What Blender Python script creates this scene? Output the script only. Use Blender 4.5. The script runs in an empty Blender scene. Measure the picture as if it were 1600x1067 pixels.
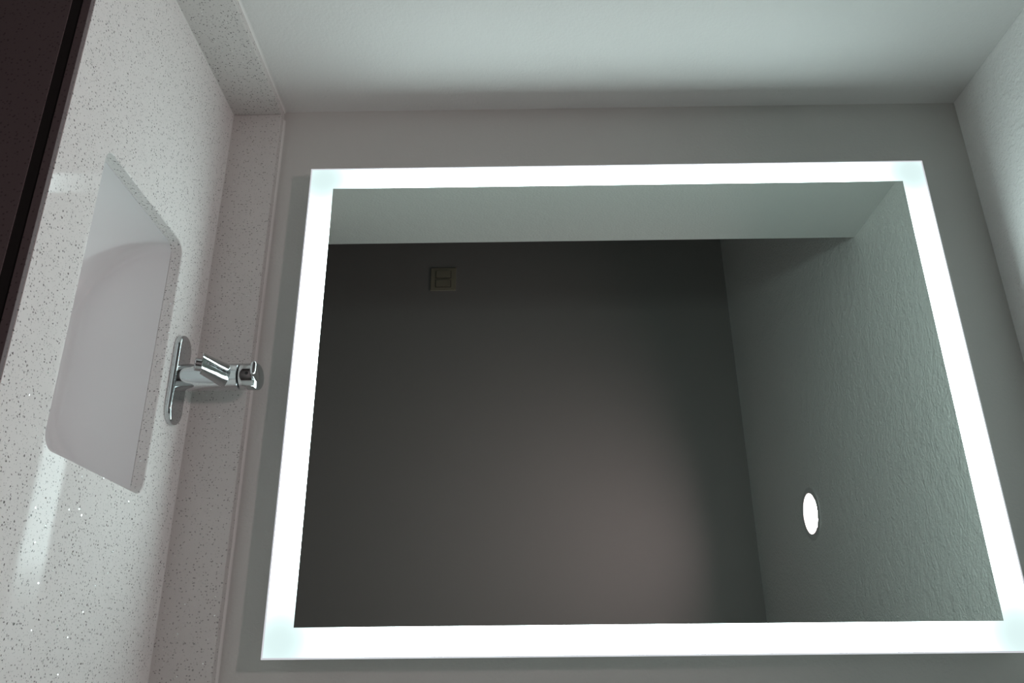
import bpy, bmesh, math
from mathutils import Vector, Matrix

# ------------------------------------------------------------ camera, light balance
C = bpy.context.scene.collection
S = bpy.context.scene
cam_d = bpy.data.cameras.new('camera')
cam_d.sensor_width = 36.0
cam_d.lens = 36.0 * 1278.362 / 1600.0
cam_d.clip_start = 0.01
cam = bpy.data.objects.new('camera', cam_d)
C.objects.link(cam)
_r = Vector((0.008541, 0.011418, 0.999898)); _u = -Vector((0.921420, 0.388374, -0.012305)); _b = -Vector((-0.388475, 0.921431, -0.007203))
M = Matrix((_r, _u, _b)).transposed().to_4x4()
M.translation = Vector((1.138277, -1.420462, 1.460567))
cam.matrix_world = M
S.camera = cam

w = bpy.data.worlds.new('world'); S.world = w; w.use_nodes = True
w.node_tree.nodes['Background'].inputs[0].default_value = (0.0, 0.0, 0.0, 1)
w.node_tree.nodes['Background'].inputs[1].default_value = 0.0

S.view_settings.view_transform = 'Standard'
S.view_settings.look = 'None'
S.view_settings.gamma = 1.0
S.view_settings.use_curve_mapping = False
S.view_settings.exposure = 0.0
S.cycles.max_bounces = 14
S.cycles.diffuse_bounces = 8
S.cycles.glossy_bounces = 8
S.cycles.sample_clamp_indirect = 6.0

LED = 11.5            # radiance of the frosted border of the mirror
LED_CORNER = 0.93    # the border fades at its corners, where no strip runs
LED_COL = (0.81, 1.0, 0.99)
EDGE = 0.7            # what leaks from the rim of the glass
SPOT = 225.0          # radiance of the recessed downlight
SPOT_COL = (1.0, 0.77, 0.80)

# ------------------------------------------------------------ sizes (metres)
ZC = 0.8662          # counter top
ZS = 0.9678          # top of the splashes
H = 2.3961           # ceiling
T = 0.0215           # splash thickness
YM = -0.0492         # front face of the mirror
MX0, MX1, MZ0, MZ1 = 0.1799, 1.0965, 1.051, 2.270
BW = 0.0473
YF = -0.5515         # front edge of the counter
YFAR = -1.976
YSTUB = -0.665
XR = 2.1
XW = 1.272           # right side of the alcove the vanity stands in
XL = -1.55

# ------------------------------------------------------------ helpers
def new_obj(name, bm, mat, parent=None, smooth=False, loc=None):
    me = bpy.data.meshes.new(name)
    bmesh.ops.recalc_face_normals(bm, faces=bm.faces)
    bm.to_mesh(me); bm.free()
    o = bpy.data.objects.new(name, me)
    C.objects.link(o)
    me.materials.append(mat)
    if smooth:
        for p in me.polygons: p.use_smooth = True
    if parent is not None:
        o.parent = parent
        o.matrix_parent_inverse = Matrix.Translation(-parent.location)
    return o

def thing(name, label, cat, loc=(0, 0, 0), group=None):
    o = bpy.data.objects.new(name, None); C.objects.link(o)
    o.location = loc; o.empty_display_size = 0.05
    o['label'] = label; o['category'] = cat
    if group: o['group'] = group
    return o

def box(bm, x0, x1, y0, y1, z0, z1, bevel=0.0, seg=2):
    b = bmesh.new()
    v = [b.verts.new((x, y, z)) for x in (x0, x1) for y in (y0, y1) for z in (z0, z1)]
    for f in ((0,1,3,2),(4,6,7,5),(0,4,5,1),(2,3,7,6),(0,2,6,4),(1,5,7,3)):
        b.faces.new([v[i] for i in f])
    if bevel > 0:
        bmesh.ops.bevel(b, geom=list(b.edges), offset=bevel, segments=seg, profile=0.5, affect='EDGES')
    merge(bm, b)

def merge(bm, b):
    me = bpy.data.meshes.new('tmp'); b.to_mesh(me); b.free()
    bm.from_mesh(me); bpy.data.meshes.remove(me)

def box_obj(name, dims, mat, parent=None, bevel=0.0):
    bm = bmesh.new(); box(bm, *dims, bevel=bevel)
    return new_obj(name, bm, mat, parent)

def struct(name, dims, mat):
    o = box_obj(name, dims, mat); o['kind'] = 'structure'; return o

def loft(bm, rings, cap0=True, cap1=True):
    vs = [[bm.verts.new(p) for p in r] for r in rings]
    n = len(vs[0])
    for a, b in zip(vs, vs[1:]):
        for i in range(n):
            bm.faces.new((a[i], a[(i+1) % n], b[(i+1) % n], b[i]))
    if cap0: bm.faces.new(vs[0][::-1])
    if cap1: bm.faces.new(vs[-1])
    return vs

def lathe_z(bm, cx, cy, prof, n=64, cap0=True, cap1=True):
    loft(bm, [[(cx + r*math.cos(2*math.pi*i/n), cy + r*math.sin(2*math.pi*i/n), z) for i in range(n)] for r, z in prof], cap0, cap1)

def rrect(cx, cy, hx, hy, r, n=10):
    r = min(r, hx*0.999, hy*0.999)
    pts = []
    for k, (sx, sy) in enumerate(((1, 1), (-1, 1), (-1, -1), (1, -1))):
        for i in range(n + 1):
            a = math.pi/2*(k + i/n)
            pts.append((cx + sx*(hx - r) + r*math.cos(a), cy + sy*(hy - r) + r*math.sin(a)))
    return pts

def auto_smooth(o, deg=35):
    me = o.data
    for p in me.polygons: p.use_smooth = True
    bm = bmesh.new(); bm.from_mesh(me)
    for e in bm.edges:
        if len(e.link_faces) == 2 and e.calc_face_angle(0) > math.radians(deg): e.smooth = False
    bm.to_mesh(me); bm.free()

# ------------------------------------------------------------ materials
def mat(name):
    m = bpy.data.materials.new(name); m.use_nodes = True
    nt = m.node_tree
    return m, nt, nt.nodes['Principled BSDF']

def paint(name, col, scale, strength, rough=0.55, spec=0.3, dist=0.002):
    m, nt, b = mat(name)
    b.inputs['Base Color'].default_value = (*col, 1)
    b.inputs['Roughness'].default_value = rough
    b.inputs['Specular IOR Level'].default_value = spec
    tc = nt.nodes.new('ShaderNodeTexCoord')
    n1 = nt.nodes.new('ShaderNodeTexNoise'); n1.inputs['Scale'].default_value = scale; n1.inputs['Detail'].default_value = 3
    n2 = nt.nodes.new('ShaderNodeTexNoise'); n2.inputs['Scale'].default_value = scale*0.22; n2.inputs['Detail'].default_value = 2
    ad = nt.nodes.new('ShaderNodeMath'); ad.operation = 'ADD'
    bp = nt.nodes.new('ShaderNodeBump'); bp.inputs['Strength'].default_value = strength; bp.inputs['Distance'].default_value = dist
    nt.links.new(tc.outputs['Object'], n1.inputs['Vector']); nt.links.new(tc.outputs['Object'], n2.inputs['Vector'])
    nt.links.new(n1.outputs[0], ad.inputs[0]); nt.links.new(n2.outputs[0], ad.inputs[1])
    nt.links.new(ad.outputs[0], bp.inputs['Height']); nt.links.new(bp.outputs[0], b.inputs['Normal'])
    return m

def plain(name, col, rough=0.5, metallic=0.0, coat=0.0, spec=0.5, mott=0.03):
    m, nt, b = mat(name)
    tc = nt.nodes.new('ShaderNodeTexCoord')
    n1 = nt.nodes.new('ShaderNodeTexNoise'); n1.inputs['Scale'].default_value = 30
    mx = nt.nodes.new('ShaderNodeMix'); mx.data_type = 'RGBA'
    mx.inputs[6].default_value = (*[c*(1 - mott) for c in col], 1); mx.inputs[7].default_value = (*[min(1, c*(1 + mott)) for c in col], 1)
    nt.links.new(tc.outputs['Object'], n1.inputs['Vector']); nt.links.new(n1.outputs[0], mx.inputs[0])
    nt.links.new(mx.outputs[2], b.inputs['Base Color'])
    b.inputs['Roughness'].default_value = rough; b.inputs['Metallic'].default_value = metallic
    b.inputs['Coat Weight'].default_value = coat; b.inputs['Specular IOR Level'].default_value = spec
    return m

def quartz(name, base):
    m, nt, b = mat(name)
    N, L = nt.nodes, nt.links
    tc = N.new('ShaderNodeTexCoord')
    nz = N.new('ShaderNodeTexNoise'); nz.inputs['Scale'].default_value = 260; nz.inputs['Detail'].default_value = 2
    L.new(tc.outputs['Object'], nz.inputs['Vector'])
    vm = N.new('ShaderNodeVectorMath'); vm.operation = 'MULTIPLY_ADD'
    vm.inputs[1].default_value = (0.0045, 0.0045, 0.0045); L.new(nz.outputs['Color'], vm.inputs[0]); L.new(tc.outputs['Object'], vm.inputs[2])
    def flecks(scale, thr, keep, soft=0.05):
        v = N.new('ShaderNodeTexVoronoi'); v.inputs['Scale'].default_value = scale
        L.new(vm.outputs[0], v.inputs['Vector'])
        lt = N.new('ShaderNodeMapRange'); lt.inputs[1].default_value = thr; lt.inputs[2].default_value = thr + soft
        lt.inputs[3].default_value = 1; lt.inputs[4].default_value = 0
        L.new(v.outputs['Distance'], lt.inputs[0])
        sp = N.new('ShaderNodeSeparateColor'); L.new(v.outputs['Color'], sp.inputs[0])
        g = N.new('ShaderNodeMath'); g.operation = 'LESS_THAN'; g.inputs[1].default_value = keep
        L.new(sp.outputs[0], g.inputs[0])
        mu = N.new('ShaderNodeMath'); mu.operation = 'MULTIPLY'; L.new(lt.outputs[0], mu.inputs[0]); L.new(g.outputs[0], mu.inputs[1])
        return mu.outputs[0], sp.outputs[1], v.outputs['Color']
    f1, r1, _ = flecks(225, 0.26, 0.40)
    f2, r2, _ = flecks(420, 0.30, 0.30)
    f3, r3, c3 = flecks(330, 0.30, 0.030)
    def mix(fac, a, bcol):
        x = N.new('ShaderNodeMix'); x.data_type = 'RGBA'
        L.new(fac, x.inputs[0])
        if isinstance(a, tuple): x.inputs[6].default_value = (*a, 1)
        else: L.new(a, x.inputs[6])
        if isinstance(bcol, tuple): x.inputs[7].default_value = (*bcol, 1)
        else: L.new(bcol, x.inputs[7])
        return x.outputs[2]
    cl = N.new('ShaderNodeTexNoise'); cl.inputs['Scale'].default_value = 40; L.new(tc.outputs['Object'], cl.inputs['Vector'])
    bcol = mix(cl.outputs[0], tuple(c*0.96 for c in base), tuple(c*1.04 for c in base))
    fleck_col = mix(r1, (0.13, 0.125, 0.12), (0.44, 0.42, 0.41))
    fine_col = mix(r2, (0.42, 0.41, 0.40), (0.66, 0.64, 0.63))
    c = mix(f2, bcol, fine_col)
    c = mix(f1, c, fleck_col)
    c = mix(f3, c, (0.95, 0.95, 0.95))
    L.new(c, b.inputs['Base Color'])
    # mirror chips
    L.new(f3, b.inputs['Metallic'])
    b.inputs['Roughness'].default_value = 0.03
    b.inputs['Specular IOR Level'].default_value = 0.06
    bp = N.new('ShaderNodeBump'); bp.inputs['Strength'].default_value = 0.06; bp.inputs['Distance'].default_value = 0.0004
    n3 = N.new('ShaderNodeTexNoise'); n3.inputs['Scale'].default_value = 420; L.new(tc.outputs['Object'], n3.inputs['Vector'])
    L.new(n3.outputs[0], bp.inputs['Height'])
    # tilt of each mirror chip
    sub = N.new('ShaderNodeVectorMath'); sub.operation = 'SUBTRACT'; sub.inputs[1].default_value = (0.5, 0.5, 0.5); L.new(c3, sub.inputs[0])
    ml = N.new('ShaderNodeVectorMath'); ml.operation = 'SCALE'; L.new(sub.outputs[0], ml.inputs[0]); L.new(f3, ml.inputs['Scale'])
    ad = N.new('ShaderNodeVectorMath'); ad.operation = 'ADD'; L.new(ml.outputs[0], ad.inputs[0]); L.new(bp.outputs[0], ad.inputs[1])
    nm = N.new('ShaderNodeVectorMath'); nm.operation = 'NORMALIZE'; L.new(ad.outputs[0], nm.inputs[0])
    L.new(nm.outputs[0], b.inputs['Normal'])
    return m

def emitter(name, col, strength):
    m = bpy.data.materials.new(name); m.use_nodes = True
    nt = m.node_tree; nt.nodes.clear()
    o = nt.nodes.new('ShaderNodeOutputMaterial'); e = nt.nodes.new('ShaderNodeEmission')
    e.inputs[0].default_value = (*col, 1); e.inputs[1].default_value = strength
    nt.links.new(e.outputs[0], o.inputs[0])
    return m, nt, e

def led_border():
    m, nt, e = emitter('frosted_led_border', LED_COL, LED)
    N, L = nt.nodes, nt.links
    tc = N.new('ShaderNodeTexCoord'); sp = N.new('ShaderNodeSeparateXYZ'); L.new(tc.outputs['Object'], sp.inputs[0])
    def half(sock, a, b_):
        s = N.new('ShaderNodeMath'); s.operation = 'SUBTRACT'; L.new(sock, s.inputs[0]); s.inputs[1].default_value = (a + b_)/2
        q = N.new('ShaderNodeMath'); q.operation = 'ABSOLUTE'; L.new(s.outputs[0], q.inputs[0])
        d = N.new('ShaderNodeMath'); d.operation = 'SUBTRACT'; d.inputs[0].default_value = (b_ - a)/2 - 0.026; L.new(q.outputs[0], d.inputs[1])
        p = N.new('ShaderNodeMath'); p.operation = 'POWER'; p.inputs[1].default_value = 2; L.new(d.outputs[0], p.inputs[0])
        return p.outputs[0]
    s = N.new('ShaderNodeMath'); s.operation = 'ADD'
    L.new(half(sp.outputs[0], MX0, MX1), s.inputs[0]); L.new(half(sp.outputs[2], MZ0, MZ1), s.inputs[1])
    r = N.new('ShaderNodeMath'); r.operation = 'SQRT'; L.new(s.outputs[0], r.inputs[0])
    dv = N.new('ShaderNodeMath'); dv.operation = 'DIVIDE'; dv.inputs[1].default_value = 0.135; dv.use_clamp = True; L.new(r.outputs[0], dv.inputs[0])
    pw = N.new('ShaderNodeMath'); pw.operation = 'POWER'; pw.inputs[1].default_value = 3.0; L.new(dv.outputs[0], pw.inputs[0])
    mr = N.new('ShaderNodeMapRange'); mr.inputs[3].default_value = LED_CORNER; mr.inputs[4].default_value = LED
    L.new(pw.outputs[0], mr.inputs[0]); L.new(mr.outputs[0], e.inputs[1])
    return m

M_wall = paint('white_wall_paint_dimmed', (0.58, 0.575, 0.55), 170, 0.3)  # same white as the side walls, darkened to stand in for weaker light
M_left = paint('white_wall_paint_rolled', (0.71, 0.705, 0.69), 170, 0.5, dist=0.002)
M_far = paint('wall_paint_dimmed', (0.30, 0.275, 0.268), 230, 0.10)  # ordinary wall paint; dimness away from the mirror is put into its colour
M_ceil = paint('white_ceiling_texture', (0.90, 0.895, 0.88), 150, 1.0, rough=0.42, dist=0.0035)
M_floor = plain('dark_floor', (0.06, 0.05, 0.045), 0.4)
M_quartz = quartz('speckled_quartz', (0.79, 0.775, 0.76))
M_splash = quartz('speckled_quartz_dimmed', (0.63, 0.61, 0.59))  # same stone as the counter, darkened to imitate shade on the splashes
M_caulk = plain('white_caulk', (0.72, 0.71, 0.69), 0.4)
M_groove = plain('dark_gap', (0.015, 0.014, 0.013), 0.8)
M_porc = plain('white_porcelain', (0.81, 0.805, 0.81), 0.12, coat=0.3, spec=0.5, mott=0.004)
M_chrome = plain('polished_chrome', (0.62, 0.64, 0.65), 0.05, metallic=1.0, mott=0.0)
M_dark = plain('black_rubber', (0.02, 0.02, 0.02), 0.5)
M_mirror = plain('silvered_glass', (0.62, 0.67, 0.635), 0.0, metallic=1.0, mott=0.0)
M_house = plain('white_metal_housing', (0.6, 0.6, 0.6), 0.5)
M_plate = plain('almond_switch_plastic', (0.34, 0.30, 0.23), 0.35)
M_trim = plain('white_lamp_trim', (0.7, 0.7, 0.7), 0.4)
M_wood = plain('dark_cabinet_wood', (0.05, 0.03, 0.025), 0.4)
def speckled_dark():
    m, nt, b = mat('dark_speckled_front')
    tc = nt.nodes.new('ShaderNodeTexCoord'); v = nt.nodes.new('ShaderNodeTexVoronoi'); v.inputs['Scale'].default_value = 170
    mr_ = nt.nodes.new('ShaderNodeMapRange'); mr_.inputs[1].default_value = 0.15; mr_.inputs[2].default_value = 0.3
    mx = nt.nodes.new('ShaderNodeMix'); mx.data_type = 'RGBA'
    mx.inputs[6].default_value = (0.10, 0.085, 0.085, 1); mx.inputs[7].default_value = (0.165, 0.138, 0.140, 1)
    nt.links.new(tc.outputs['Object'], v.inputs['Vector']); nt.links.new(v.outputs['Distance'], mr_.inputs[0])
    nt.links.new(mr_.outputs[0], mx.inputs[0]); nt.links.new(mx.outputs[2], b.inputs['Base Color'])
    b.inputs['Roughness'].default_value = 0.5; b.inputs['Specular IOR Level'].default_value = 0.1
    return m
M_front = speckled_dark()
M_led = led_border()
M_rim, _, _ = emitter('lit_glass_rim', (0.92, 0.94, 1.0), EDGE)
M_lens, _, _ = emitter('downlight_lens', SPOT_COL, SPOT)

# ------------------------------------------------------------ room
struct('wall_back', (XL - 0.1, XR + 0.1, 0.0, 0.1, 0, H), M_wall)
struct('wall_left', (-0.115, 0.0, YSTUB, 0.0, 0, H), M_left)
struct('wall_right', (XW, XW + 0.115, YSTUB, 0.0, 0, H), M_left)
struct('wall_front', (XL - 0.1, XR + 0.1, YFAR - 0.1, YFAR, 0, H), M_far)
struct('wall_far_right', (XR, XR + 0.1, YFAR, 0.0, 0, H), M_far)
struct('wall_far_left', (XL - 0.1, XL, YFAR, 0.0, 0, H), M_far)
struct('floor', (XL - 0.1, XR + 0.1, YFAR - 0.1, 0.1, -0.1, 0), M_floor)
LX, LY, LR = 0.635, -1.325, 0.064
def hole_plate(name, m, x0, x1, y0, y1, z0, z1, cx, cy, r):
    bm = bmesh.new()
    def lp(pts, z): return [bm.verts.new((x, y, z)) for x, y in pts]
    sq = [(x0, y0), (x1, y0), (x1, y1), (x0, y1)]
    ci = [(cx + r*math.cos(2*math.pi*i/64), cy + r*math.sin(2*math.pi*i/64)) for i in range(64)]
    L_ = {}
    for z in (z0, z1):
        a, b_ = lp(sq, z), lp(ci, z)
        es = [bm.edges.new((l[i], l[(i+1) % len(l)])) for l in (a, b_) for i in range(len(l))]
        bmesh.ops.triangle_fill(bm, use_beauty=True, use_dissolve=False, edges=es)
        L_[z] = (a, b_)
    for k in (0, 1):
        A, B = L_[z0][k], L_[z1][k]
        for i in range(len(A)): bm.faces.new((A[i], A[(i+1) % len(A)], B[(i+1) % len(A)], B[i]))
    o = new_obj(name, bm, m); o['kind'] = 'structure'; return o
hole_plate('ceiling', M_ceil, XL - 0.1, XR + 0.1, YFAR - 0.1, 0.1, H, H + 0.1, LX, LY, LR + 0.006)

# ------------------------------------------------------------ countertop
SX, SY, SHX, SHY, SR = 0.6325, -0.2915, 0.2245, 0.1445, 0.022
CX0, CX1 = 0.0, XW
ct = thing('countertop', 'pale grey speckled quartz vanity countertop with a rectangular sink cutout', 'countertop', (0.636, -0.28, ZC))
bm = bmesh.new()
def loop(pts, z): return [bm.verts.new((x, y, z)) for x, y in pts]
YS = YF + 0.008   # the slab is let in behind the cabinet's top rail
outer = [(CX0, 0.0), (CX0, YS), (CX1, YS), (CX1, 0.0)]
ch = 0.0015
ot0 = loop([(CX0, 0.0), (CX0, YS + 0.0003), (CX1, YS + 0.0003), (CX1, 0.0)], ZC)
it0 = loop(rrect(SX, SY, SHX + ch, SHY + ch, SR + ch), ZC)
it1 = loop(rrect(SX, SY, SHX, SHY, SR), ZC - ch)
it2 = loop(rrect(SX, SY, SHX, SHY, SR), ZC - 0.020)
ot1 = loop(outer, ZC - ch)
ot2 = loop(outer, ZC - 0.020)
def bridge(a, b):
    n = len(a)
    for i in range(n): bm.faces.new((a[i], a[(i+1) % n], b[(i+1) % n], b[i]))
def fill(*loops):
    es = []
    for l in loops:
        for i in range(len(l)):
            a, b = l[i], l[(i+1) % len(l)]
            es.append(bm.edges.get((a, b)) or bm.edges.new((a, b)))
    bmesh.ops.triangle_fill(bm, use_beauty=True, use_dissolve=False, edges=es)
bridge(it0, it1); bridge(it1, it2)
bridge(ot0, ot1); bridge(ot1, ot2)
fill(ot0, it0); fill(ot2, it2)
slab = new_obj('slab', bm, M_quartz, ct)

# splashes
bs = thing('backsplash', 'low speckled quartz backsplash running along the wall under the lit mirror', 'backsplash', (0.636, -T/2, ZC))
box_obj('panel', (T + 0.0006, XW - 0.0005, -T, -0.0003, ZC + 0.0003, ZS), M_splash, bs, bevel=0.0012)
def bead(name, parent, p0, p1, a, b_, n=6):
    # quarter-round bead between two meeting surfaces: a and b_ are the unit directions of its legs
    bm = bmesh.new(); rings = []
    a = Vector(a); b_ = Vector(b_)
    for p in (p0, p1):
        p = Vector(p); r = [tuple(p)]
        for i in range(n + 1):
            t = math.pi/2*i/n
            r.append(tuple(p + a*(1 - math.sin(t)) + b_*(1 - math.cos(t))))
        rings.append(r)
    loft(bm, rings)
    return new_obj(name, bm, M_caulk, parent, smooth=False)
bead('caulk', bs, (T, 0, ZS), (XW, 0, ZS), (0, -0.004, 0), (0, 0, 0.004))
bead('caulk', bs, (T, -T, ZC), (XW, -T, ZC), (0, -0.0014, 0), (0, 0, 0.0014))
ss = thing('side_splash', 'short speckled quartz side splash against the left wall', 'backsplash', (T/2, -0.28, ZC))
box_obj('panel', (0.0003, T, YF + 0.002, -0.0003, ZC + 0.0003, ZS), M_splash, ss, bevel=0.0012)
bead('caulk', ss, (0, 0, ZS), (0, YF, ZS), (0.004, 0, 0), (0, 0, 0.004))
bead('caulk', ss, (T, -T, ZC), (T, YF, ZC), (0.0014, 0, 0), (0, 0, 0.0014))

# cabinet under the counter
cb = thing('vanity_cabinet', 'very dark brown vanity cabinet front just below the pale speckled countertop', 'cabinet', (0.636, -0.26, 0))
box_obj('body', (0.002, XW - 0.002, YF + 0.04, -0.002, 0.1, 0.665), M_wood, cb)
box_obj('side_panel', (0.002, 0.02, YF + 0.04, -0.002, 0.665, ZC - 0.0205), M_wood, cb)
box_obj('side_panel', (XW - 0.02, XW - 0.002, YF + 0.04, -0.002, 0.665, ZC - 0.0205), M_wood, cb)
bm = bmesh.new(); box(bm, 0.001, XW - 0.001, YF, YF + 0.0075, ZC - 0.0125, ZC - 0.0006, bevel=0.0005); box(bm, 0.001, XW - 0.001, YF + 0.008, YF + 0.04, ZC - 0.045, ZC - 0.0206)
new_obj('top_rail', bm, M_front, cb)
box_obj('shadow_gap', (0.001, XW - 0.001, YF + 0.0015, YF + 0.0075, ZC - 0.0285, ZC - 0.0125), M_groove, cb)
box_obj('false_front', (0.001, XW - 0.001, YF, YF + 0.02, 0.66, ZC - 0.0285), M_front, cb)
box_obj('toe_kick', (0.002, XW - 0.002, YF + 0.09, -0.01, 0.0, 0.1), M_wood, cb)
for k in range(2):
    x0 = 0.006 + k*(XW - 0.01)/2; x1 = x0 + (XW - 0.01)/2 - 0.004
    d_ = box_obj('door', (x0, x1, YF + 0.02, YF + 0.04, 0.105, 0.655), M_wood, cb, bevel=0.002)
    hx = x1 - 0.04 if k % 2 == 0 else x0 + 0.04
    bm = bmesh.new(); box(bm, hx - 0.005, hx + 0.005, YF - 0.008, YF + 0.002, 0.47, 0.59, bevel=0.002)
    box(bm, hx - 0.004, hx + 0.004, YF, YF + 0.0205, 0.48, 0.488); box(bm, hx - 0.004, hx + 0.004, YF, YF + 0.0205, 0.572, 0.58)
    h_ = new_obj('handle', bm, M_chrome, d_)

# ------------------------------------------------------------ sink
sk = thing('sink', 'white porcelain rectangular undermount sink set below the speckled countertop', 'sink', (SX, SY, 0.69))
bm = bmesh.new()
ZR = ZC - 0.0204; D = 0.142
rings = []
def ring(hx, hy, r, z): return [(x, y, z) for x, y in rrect(SX, SY, hx, hy, r, 12)]
rings.append(ring(SHX + 0.022, SHY + 0.022, 0.03, ZR))
hx0, hy0 = SHX - 0.001, SHY - 0.001
rings.append(ring(hx0, hy0, 0.016, ZR))
NS = 40
for i in range(1, NS + 1):
    th = math.pi/2*i/NS
    d_ = D*math.sin(th)
    hx = hx0 - 0.15*(1 - math.cos(th))
    rz = 0.018
    e = max(0.0, (d_ - (D - rz))/rz)
    hy = hy0 - 0.010*d_/D - 0.018*(1 - math.sqrt(max(0, 1 - e*e)))
    rings.append(ring(hx, hy, 0.016 + 0.004*d_/D, ZR - d_))
zb = ZR - D
def lerp_ring(a, t):
    return [(SX + (x - SX)*(1 - t) + t*0.024*(x - SX)/max(1e-6, math.hypot(x - SX, y - SY)),
             SY + (y - SY)*(1 - t) + t*0.024*(y - SY)/max(1e-6, math.hypot(x - SX, y - SY)), zb - 0.003*t) for x, y, z in a]
last = rings[-1]
for t in (0.3, 0.6, 0.85, 1.0): rings.append(lerp_ring(last, t))
loft(bm, rings, cap0=False, cap1=True)
basin = new_obj('basin', bm, M_porc, sk); auto_smooth(basin, 40)
# the solid wall lies on the outside of the bowl
so = basin.modifiers.new('wall', 'SOLIDIFY'); so.thickness = 0.008
so.offset = -1.0
bm = bmesh.new()
lathe_z(bm, SX, SY, [(0.023, zb - 0.0028), (0.023, zb + 0.0005), (0.018, zb + 0.0015), (0.016, zb - 0.0005), (0.004, zb - 0.001)], 48)
new_obj('drain', bm, M_chrome, sk, smooth=True)

# ------------------------------------------------------------ faucet
FX, FY = 0.637, -0.088
fc = thing('faucet', 'chrome single-lever faucet on an oval deck plate behind the white sink', 'faucet', (FX, FY, ZC))
bm = bmesh.new()
def stadium(hx, hy, z, n=24):
    pts = []
    for i in range(n + 1):
        a = -math.pi/2 + math.pi*i/n; pts.append((FX + 0.0065 + (hx - hy) + hy*math.cos(a), FY - 0.0065 + hy*math.sin(a), z))
    for i in range(n + 1):
        a = math.pi/2 + math.pi*i/n; pts.append((FX + 0.0065 - (hx - hy) + hy*math.cos(a), FY - 0.0065 + hy*math.sin(a), z))
    return pts
loft(bm, [stadium(0.081, 0.0265, ZC + 0.0003), stadium(0.081, 0.0265, ZC + 0.0068), stadium(0.0803, 0.0258, ZC + 0.0090), stadium(0.0785, 0.024, ZC + 0.0104), stadium(0.0760, 0.0215, ZC + 0.0110)])
o = new_obj('deck_plate', bm, M_chrome, fc); auto_smooth(o, 50)
bm = bmesh.new()
R = 0.0235
z0 = ZC + 0.0110
lathe_z(bm, FX, FY, [(R, z0), (R, 0.9755), (R - 0.001, 0.9762)], 72)
o = new_obj('body', bm, M_chrome, fc); auto_smooth(o, 50)
bm = bmesh.new(); lathe_z(bm, FX, FY, [(R - 0.0035, 0.9762), (R - 0.0035, 0.9790)], 48)
o = new_obj('gasket', bm, M_dark, fc); auto_smooth(o, 50)
# spout: round tube sloping down towards the bowl, mitred so that its mouth faces down
ax = Vector((0, -0.951, -0.309)).normalized()
side = Vector((1, 0, 0)); upv = side.cross(ax).normalized()
if upv.z < 0: upv = -upv
rs = 0.0183
tip = Vector((FX, FY - 0.067, 0.9325)); root = Vector((FX, FY, 0.932)) - ax*0.0; root = tip - ax*0.070
nrm = Vector((0, -0.42, -0.9)).normalized()
bm = bmesh.new(); rings = []
NR = 48
def tube_ring(c, r, cut=None):
    out = []
    for i in range(NR):
        a = 2*math.pi*i/NR
        q = side*math.copysign(abs(math.cos(a))**1.15, math.cos(a))*r + upv*math.copysign(abs(math.sin(a))**1.15, math.sin(a))*r*0.90
        p = c + q
        if cut is not None:
            p = p - ax*((p - cut).dot(nrm)/ax.dot(nrm))
        out.append(tuple(p))
    return out
rings = [tube_ring(root, 0.0220), tube_ring(root + ax*0.015, 0.0212), tube_ring(root + ax*0.03, 0.0200), tube_ring(root + ax*0.045, 0.0190), tube_ring(tip, rs, tip + nrm*-0.0008), tube_ring(tip, rs - 0.0008, tip)]
loft(bm, rings)
sp = new_obj('spout', bm, M_chrome, fc); auto_smooth(sp, 40)
bm = bmesh.new()
s2 = side; u2 = s2.cross(nrm).normalized()
def aer(d, r): return [tuple(tip + s2*0.003 + nrm*d + s2*math.cos(2*math.pi*i/40)*r + u2*math.sin(2*math.pi*i/40)*r) for i in range(40)]
loft(bm, [aer(-0.001, 0.0110), aer(0.0095, 0.0110), aer(0.0105, 0.0100), aer(0.0105, 0.0085), aer(0.004, 0.0085)])
ar = new_obj('aerator', bm, M_chrome, sp); auto_smooth(ar, 40)
# handle: cap with a flat lever growing forward out of its top
bm = bmesh.new()
lathe_z(bm, FX, FY, [(R - 0.001, 0.9790), (R, 0.9797), (R, 1.0060), (R - 0.0012, 1.0072)], 72)
for v in bm.verts:
    if v.co.z > 1.0: v.co.z += 0.16*(v.co.y - FY)
hd = new_obj('handle', bm, M_chrome, fc); auto_smooth(hd, 50)
bm = bmesh.new()
def lev(y, z, hw, th):
    n = 20; out = []
    for i in range(n):
        a = 2*math.pi*i/n
        cx_, cz_ = math.cos(a), math.sin(a)
        out.append((FX + hw*math.copysign(abs(cx_)**0.6, cx_), y, z + th*math.copysign(abs(cz_)**0.8, cz_)))
    return out
loft(bm, [lev(FY + 0.012, 1.0062, 0.008, 0.0012), lev(FY - 0.004, 1.0065, 0.0105, 0.0030), lev(FY - 0.02, 1.0078, 0.0115, 0.0044),
          lev(FY - 0.036, 1.0100, 0.0120, 0.0050), lev(FY - 0.044, 1.0115, 0.0120, 0.0050), lev(FY - 0.0462, 1.0119, 0.0112, 0.0043), lev(FY - 0.047, 1.0120, 0.0098, 0.0034)])
lv = new_obj('lever', bm, M_chrome, hd); auto_smooth(lv, 60)
bm = bmesh.new()
def disc_y(bm, cx, cz, r, y0, y1, n=24):
    loft(bm, [[(cx + r*math.cos(2*math.pi*i/n), y, cz + r*math.sin(2*math.pi*i/n)) for i in range(n)] for y in (y0, y1)])
disc_y(bm, FX + 0.002, 0.994, 0.0028, FY - R - 0.0003, FY - R + 0.004)
dt = new_obj('set_screw', bm, M_dark, hd)

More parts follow.
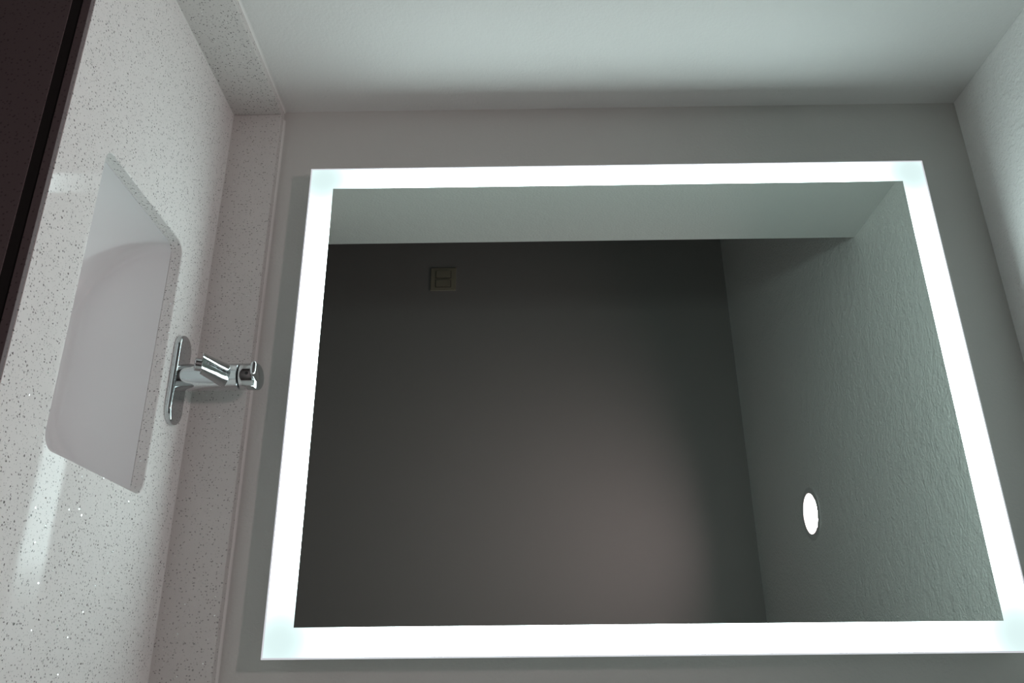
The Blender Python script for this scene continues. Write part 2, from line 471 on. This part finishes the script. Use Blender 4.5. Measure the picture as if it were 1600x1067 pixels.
# ------------------------------------------------------------ mirror
mr = thing('lighted_mirror', 'large rectangular wall mirror with a glowing white frosted border above the counter', 'mirror', ((MX0 + MX1)/2, 0, MZ0))
box_obj('housing', (MX0 + 0.012, MX1 - 0.012, YM + 0.005, -0.0005, MZ0 + 0.012, MZ1 - 0.012), M_house, mr)
bm = bmesh.new()
def frame(bm, a, b_, y0, y1):
    # rectangular ring between inset a and inset b_, from depth y0 to y1
    def rc(i, y): return [(MX0 + i, y, MZ0 + i), (MX1 - i, y, MZ0 + i), (MX1 - i, y, MZ1 - i), (MX0 + i, y, MZ1 - i)]
    L_ = [[bm.verts.new(p) for p in rc(i, y)] for i, y in ((a, y0), (b_, y0), (b_, y1), (a, y1))]
    for k in range(4):
        A, B = L_[k], L_[(k+1) % 4]
        for i in range(4): bm.faces.new((A[i], A[(i+1) % 4], B[(i+1) % 4], B[i]))
frame(bm, 0.0026, BW, YM, YM + 0.004)
lb = new_obj('light_border', bm, M_led, mr)
lb.data.materials.append(M_house)
for p in lb.data.polygons:
    p.material_index = 0 if p.normal.y < -0.9 else 1
box_obj('mirror_glass', (MX0 + BW, MX1 - BW, YM, YM + 0.004, MZ0 + BW, MZ1 - BW), M_mirror, mr)
bm = bmesh.new(); frame(bm, 0.0, 0.0025, YM, YM + 0.0048)
gr = new_obj('glass_rim', bm, M_rim, mr)
gr.data.materials.append(M_house)
for p in gr.data.polygons:
    p.material_index = 1 if p.normal.y > 0.9 else 0

# ------------------------------------------------------------ recessed downlight
dl = thing('recessed_downlight', 'round recessed ceiling downlight glowing white, seen in the mirror', 'ceiling light', (LX, LY, H))
bm = bmesh.new()
REC = 0.030
lathe_z(bm, LX, LY, [(LR + 0.020, H - 0.0004), (LR + 0.019, H - 0.002), (LR + 0.002, H - 0.004), (LR, H - 0.003), (LR, H + REC), (LR + 0.005, H + REC), (LR + 0.005, H - 0.0004)], 64, False, False)
o = new_obj('trim_ring', bm, M_trim, dl); auto_smooth(o, 50)
bm = bmesh.new(); lathe_z(bm, LX, LY, [(LR + 0.005, H + REC), (LR + 0.005, H + REC + 0.004)], 64)
new_obj('lens', bm, M_lens, dl)

# ------------------------------------------------------------ double light switch on the far wall
PX, PZ = -0.560, 1.1275
sw = thing('light_switch', 'cream double rocker light switch on the dark wall behind, seen in the mirror', 'light switch', (PX, YFAR, PZ))
o = box_obj('switch_plate', (PX - 0.0575, PX + 0.0575, YFAR + 0.0003, YFAR + 0.006, PZ - 0.0575, PZ + 0.0575), M_plate, sw, bevel=0.002)
for sx in (-0.023, 0.023):
    bm = bmesh.new()
    box(bm, PX + sx - 0.0185, PX + sx + 0.0185, YFAR + 0.004, YFAR + 0.0072, PZ - 0.035, PZ + 0.035, bevel=0.0008)
    new_obj('rocker_frame', bm, M_groove, sw)
    bm = bmesh.new()
    rk = [[(PX + sx + a*0.0165, YFAR + 0.007, PZ + b_*0.033) for a, b_ in ((-1, -1), (1, -1), (1, 1), (-1, 1))],
          [(PX + sx + a*0.0165, YFAR + (0.0095 if b_ < 0 else 0.0125), PZ + b_*0.033) for a, b_ in ((-1, -1), (1, -1), (1, 1), (-1, 1))]]
    loft(bm, rk); new_obj('rocker', bm, M_plate, sw)
